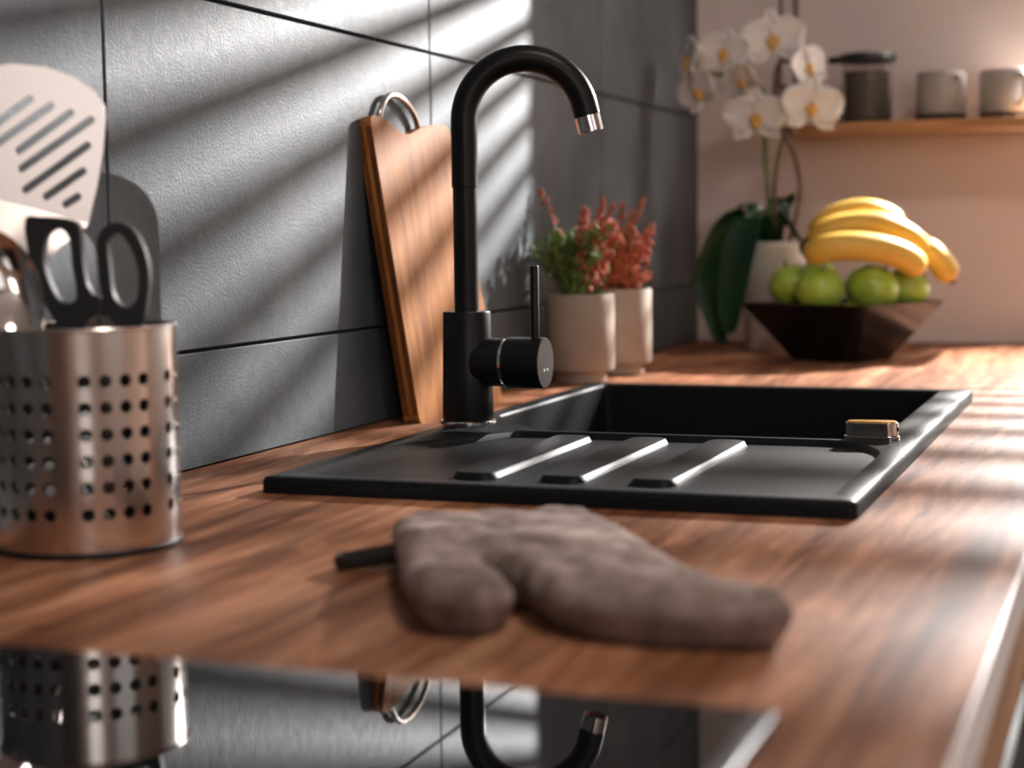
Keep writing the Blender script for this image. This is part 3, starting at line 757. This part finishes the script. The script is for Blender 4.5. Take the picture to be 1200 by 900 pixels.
# ------------------------------------------------------------------ orchid
OX, OY = .170, 2.481
orc = thing('orchid', 'white orchid in a tall white pot beside the fruit bowl', 'potted plant', (OX, OY, 0))
OO = Vector((OX, OY, 0))
obj('pot', lathe([(0, .001), (.040, .001), (.042, .004), (.0475, .150), (.0485, .158), (.047, .160), (.045, .158), (.044, .145), (0, .145)], 48), 'white_pot', orc, angle=45)
obj('bark', lathe([(0, .153), (.03, .152), (.044, .148), (.044, .1455), (0, .1455)], 32), 'soil', orc)
def leaf(pts, wid, side):
    P = catmull([Vector(p) - OO for p in pts], 7); n = len(P); sd0 = Vector(side).normalized(); bm = bmesh.new(); rows_ = []
    for layer in (0, 1):
        for i in range(n):
            k = i/(n-1); t = (P[min(i+1, n-1)] - P[max(i-1, 0)]).normalized(); sd = (sd0 - t*sd0.dot(t)).normalized(); nn = t.cross(sd)
            w = wid*max(.04, (.45 + .55*min(1, k/.35)) * math.sqrt(max(0, 1-max(0, (k-.45)/.56)**2)))
            rows_.append([bm.verts.new(P[i] + sd*w*q + nn*(abs(q)*w*.28 + layer*.0022*(1-abs(q)*.6))) for q in (-1, -.5, 0, .5, 1)])
    A, B = rows_[:n], rows_[n:]
    for i in range(n-1):
        for j in range(4): bm.faces.new((A[i][j], A[i][j+1], A[i+1][j+1], A[i+1][j])); bm.faces.new((B[i][j], B[i+1][j], B[i+1][j+1], B[i][j+1]))
        for j in (0, 4): bm.faces.new((A[i][j], A[i+1][j], B[i+1][j], B[i][j]))
    for i in (0, n-1):
        for j in range(4): bm.faces.new((A[i][j], A[i][j+1], B[i][j+1], B[i][j]))
    obj('leaf', bm, 'leaf', orc, angle=70)
leaf([(.165, 2.475, .150), (.146, 2.450, .203), (.106, 2.432, .182), (.080, 2.425, .110), (.092, 2.425, .050), (.104, 2.425, .012)], .022, (.75, .66, .15))
leaf([(.168, 2.472, .152), (.150, 2.430, .193), (.136, 2.408, .150), (.126, 2.400, .085), (.122, 2.396, .030)], .025, (.95, -.1, .1))
leaf([(.160, 2.485, .150), (.146, 2.480, .205), (.128, 2.470, .216), (.112, 2.464, .205)], .020, (.3, .9, 0))
leaf([(.176, 2.478, .150), (.182, 2.470, .198), (.196, 2.465, .192), (.216, 2.460, .160)], .019, (.3, -.9, .2))
leaf([(.170, 2.490, .150), (.168, 2.500, .200), (.176, 2.515, .225), (.186, 2.525, .215)], .018, (.9, .3, .2))
st1 = catmull([Vector(p) - OO for p in ((.168, 2.480, .150), (.161, 2.478, .226), (.157, 2.476, .307), (.164, 2.470, .362), (.138, 2.462, .390), (.091, 2.450, .404), (.066, 2.440, .398))], 8)
st2 = catmull([Vector(p) - OO for p in ((.188, 2.487, .150), (.206, 2.490, .226), (.197, 2.488, .288), (.178, 2.480, .325), (.172, 2.474, .375), (.180, 2.474, .420), (.219, 2.480, .408))], 8)
st3 = catmull([Vector(p) - OO for p in ((.174, 2.484, .150), (.170, 2.482, .240), (.182, 2.484, .310), (.205, 2.486, .345))], 8)
obj('stem', tube(st1, .0036, 10), 'stem_green', orc); obj('stem', tube(st2, .0036, 10), 'stem_brown', orc); obj('stem', tube(st3, .0032, 10), 'stem_brown', orc)
def petal_bm(L, Wd, cup, shape):
    bm = bmesh.new(); nl, nw = 9, 7; lay = []
    for layer in (0, 1):
        rows_ = []
        for i in range(nl):
            k = i/(nl-1)
            w = Wd*(math.sin(PI*min(.985, max(.03, k**(.75 if shape else 1.0)*.97+.02))))**(.55 if shape else .8)
            rows_.append([bm.verts.new((w*q, L*k, cup*(k*k)*L + .12*w*(q*q) + .0025*math.sin(5*q+7*k) + layer*.0009)) for q in [-1+2*j/(nw-1) for j in range(nw)]])
        lay.append(rows_)
    A, B = lay
    for i in range(nl-1):
        for j in range(nw-1): bm.faces.new((A[i][j], A[i][j+1], A[i+1][j+1], A[i+1][j])); bm.faces.new((B[i][j], B[i+1][j], B[i+1][j+1], B[i][j+1]))
        for j in (0, nw-1): bm.faces.new((A[i][j], A[i+1][j], B[i+1][j], B[i][j]))
    for i in (0, nl-1):
        for j in range(nw-1): bm.faces.new((A[i][j], A[i][j+1], B[i][j+1], B[i][j]))
    return bm
PM = {}
def flower(loc, face, size, roll=0.0):
    """lip with five petals; face is the way the flower looks"""
    z = Vector(face).normalized(); up = Vector((0, 0, 1)); x = up.cross(z).normalized(); y = z.cross(x)
    rot = Matrix((x, y, z)).transposed().to_4x4() @ Matrix.Rotation(roll, 4, 'Z')
    bm = bmesh.new()
    for c, s in (((0, -.0055, .006), (.0055, .0075, .0055)), ((.0052, -.001, .005), (.0035, .0045, .004)), ((-.0052, -.001, .005), (.0035, .0045, .004)), ((0, .0035, .006), (.0028, .0045, .0045))):
        bmesh.ops.create_icosphere(bm, subdivisions=2, radius=1, matrix=Matrix.Translation(c) @ Matrix.Diagonal((*s, 1)))
    fl = obj('flower', bm, 'lip', orc, angle=180)
    fl.matrix_local = Matrix.Translation(Vector(loc) - OO) @ rot @ Matrix.Scale(size/.0365, 4)
    for ang, kind in ((0, 0), (128, 0), (-128, 0), (72, 1), (-72, 1)):
        if kind not in PM:
            p = obj('petal', petal_bm(.037, .0125, .10, 0) if kind == 0 else petal_bm(.040, .0235, .08, 1), 'petal', fl, angle=180); PM[kind] = p
        else:
            p = PM[kind].copy(); COL.objects.link(p); p.parent = fl
        p.matrix_local = Matrix.Rotation(math.radians(ang), 4, 'Z') @ Matrix.Translation((0, .002, .001 if kind == 0 else .0025))
for loc, face, s, ro_ in (((.172, 2.455, .448), (.25, -1, .10), .043, .1), ((.106, 2.440, .432), (-.15, -1, -.05), .036, -.2), ((.058, 2.432, .420), (-.9, -.55, .2), .038, .2),
                          ((.070, 2.430, .378), (-.5, -1, -.35), .034, .4), ((.152, 2.440, .338), (-.05, -1, -.12), .042, .0), ((.228, 2.450, .350), (.55, -1, .0), .042, -.1),
                          ((.218, 2.468, .408), (.95, -.5, .15), .037, .3), ((.130, 2.445, .392), (-.3, -.8, -.6), .032, .6)):
    flower(loc, face, s, ro_)
for loc in ((.176, 2.468, .392), (.188, 2.470, .378), (.196, 2.476, .318)):
    bm = bmesh.new(); bmesh.ops.create_icosphere(bm, subdivisions=2, radius=.0075, matrix=Matrix.Diagonal((.8, .8, 1.25, 1)))
    obj('bud', bm, 'stem_brown', orc, angle=180, loc=Vector(loc) - OO)

# ------------------------------------------------------------------ shelf and what stands on it
SHZ = .334
sh = thing('hanging_shelf', 'narrow wooden shelf hung from dark rods on the back wall', 'shelf', (.3475, 2.622, .319))
obj('board', box(-.195, .195, -.077, .077, 0, .015), 'shelf', sh, smooth=False, bevel=.0015)
for y in (-.060, .060): obj('rod', tube([(-.185, y, 0.002), (-.185, y, ZC-.319+.001)], .0028, 8), 'rod', sh)
jr = thing('glass_jar', 'clear glass jar with a black lid on the wooden shelf', 'jar', (.2835, 2.612, SHZ))
obj('glass', lathe([(0, .0005), (.034, .0005), (.0365, .003), (.0375, .085), (.0360, .092), (.0345, .092), (.0350, .085), (.0340, .006), (.031, .004), (0, .004)], 48), 'glass', jr, angle=50)
obj('lid', lathe([(0, .0905), (.0395, .0905), (.0425, .093), (.0430, .100), (.0405, .104), (.012, .106), (0, .106)], 48), 'black_plastic', jr, angle=40)
obj('spout', prism([(-.058, -.006), (-.036, -.018), (-.036, .018), (-.058, .006)], [], .092, .102), 'black_plastic', jr, bevel=.002)
obj('contents', lathe([(0, .0045), (.0325, .0062), (.0338, .078), (0, .078)], 40), 'contents', jr, angle=40)
def mug(label, loc):
    t = thing('mug', label, 'mug', loc, -.95)
    r, h = .0365, .0720
    obj('body', lathe([(0, .010), (r*.98, .010), (r, .012), (r, h-.002), (r-.0015, h), (r-.003, h-.002), (r-.0035, .016), (0, .014)], 48), 'grey_glaze', t, angle=40)
    obj('foot', lathe([(0, 0.0002), (r*.96, .0002), (r*.99, .002), (r*.99, .0102), (0, .0102)], 48), 'dark_base', t, angle=40)
    hp_ = catmull([(r-.002, 0, .060), (r+.012, 0, .062), (r+.018, 0, .050), (r+.017, 0, .034), (r+.009, 0, .022), (r-.002, 0, .021)], 6)
    obj('handle', tube(hp_, .0040, 12), 'grey_glaze', t)
mug('pale grey mug with dark base next to the glass jar', (.3930, 2.610, SHZ))
mug('pale grey mug with dark base at the shelf end past the first mug', (.4830, 2.618, SHZ))
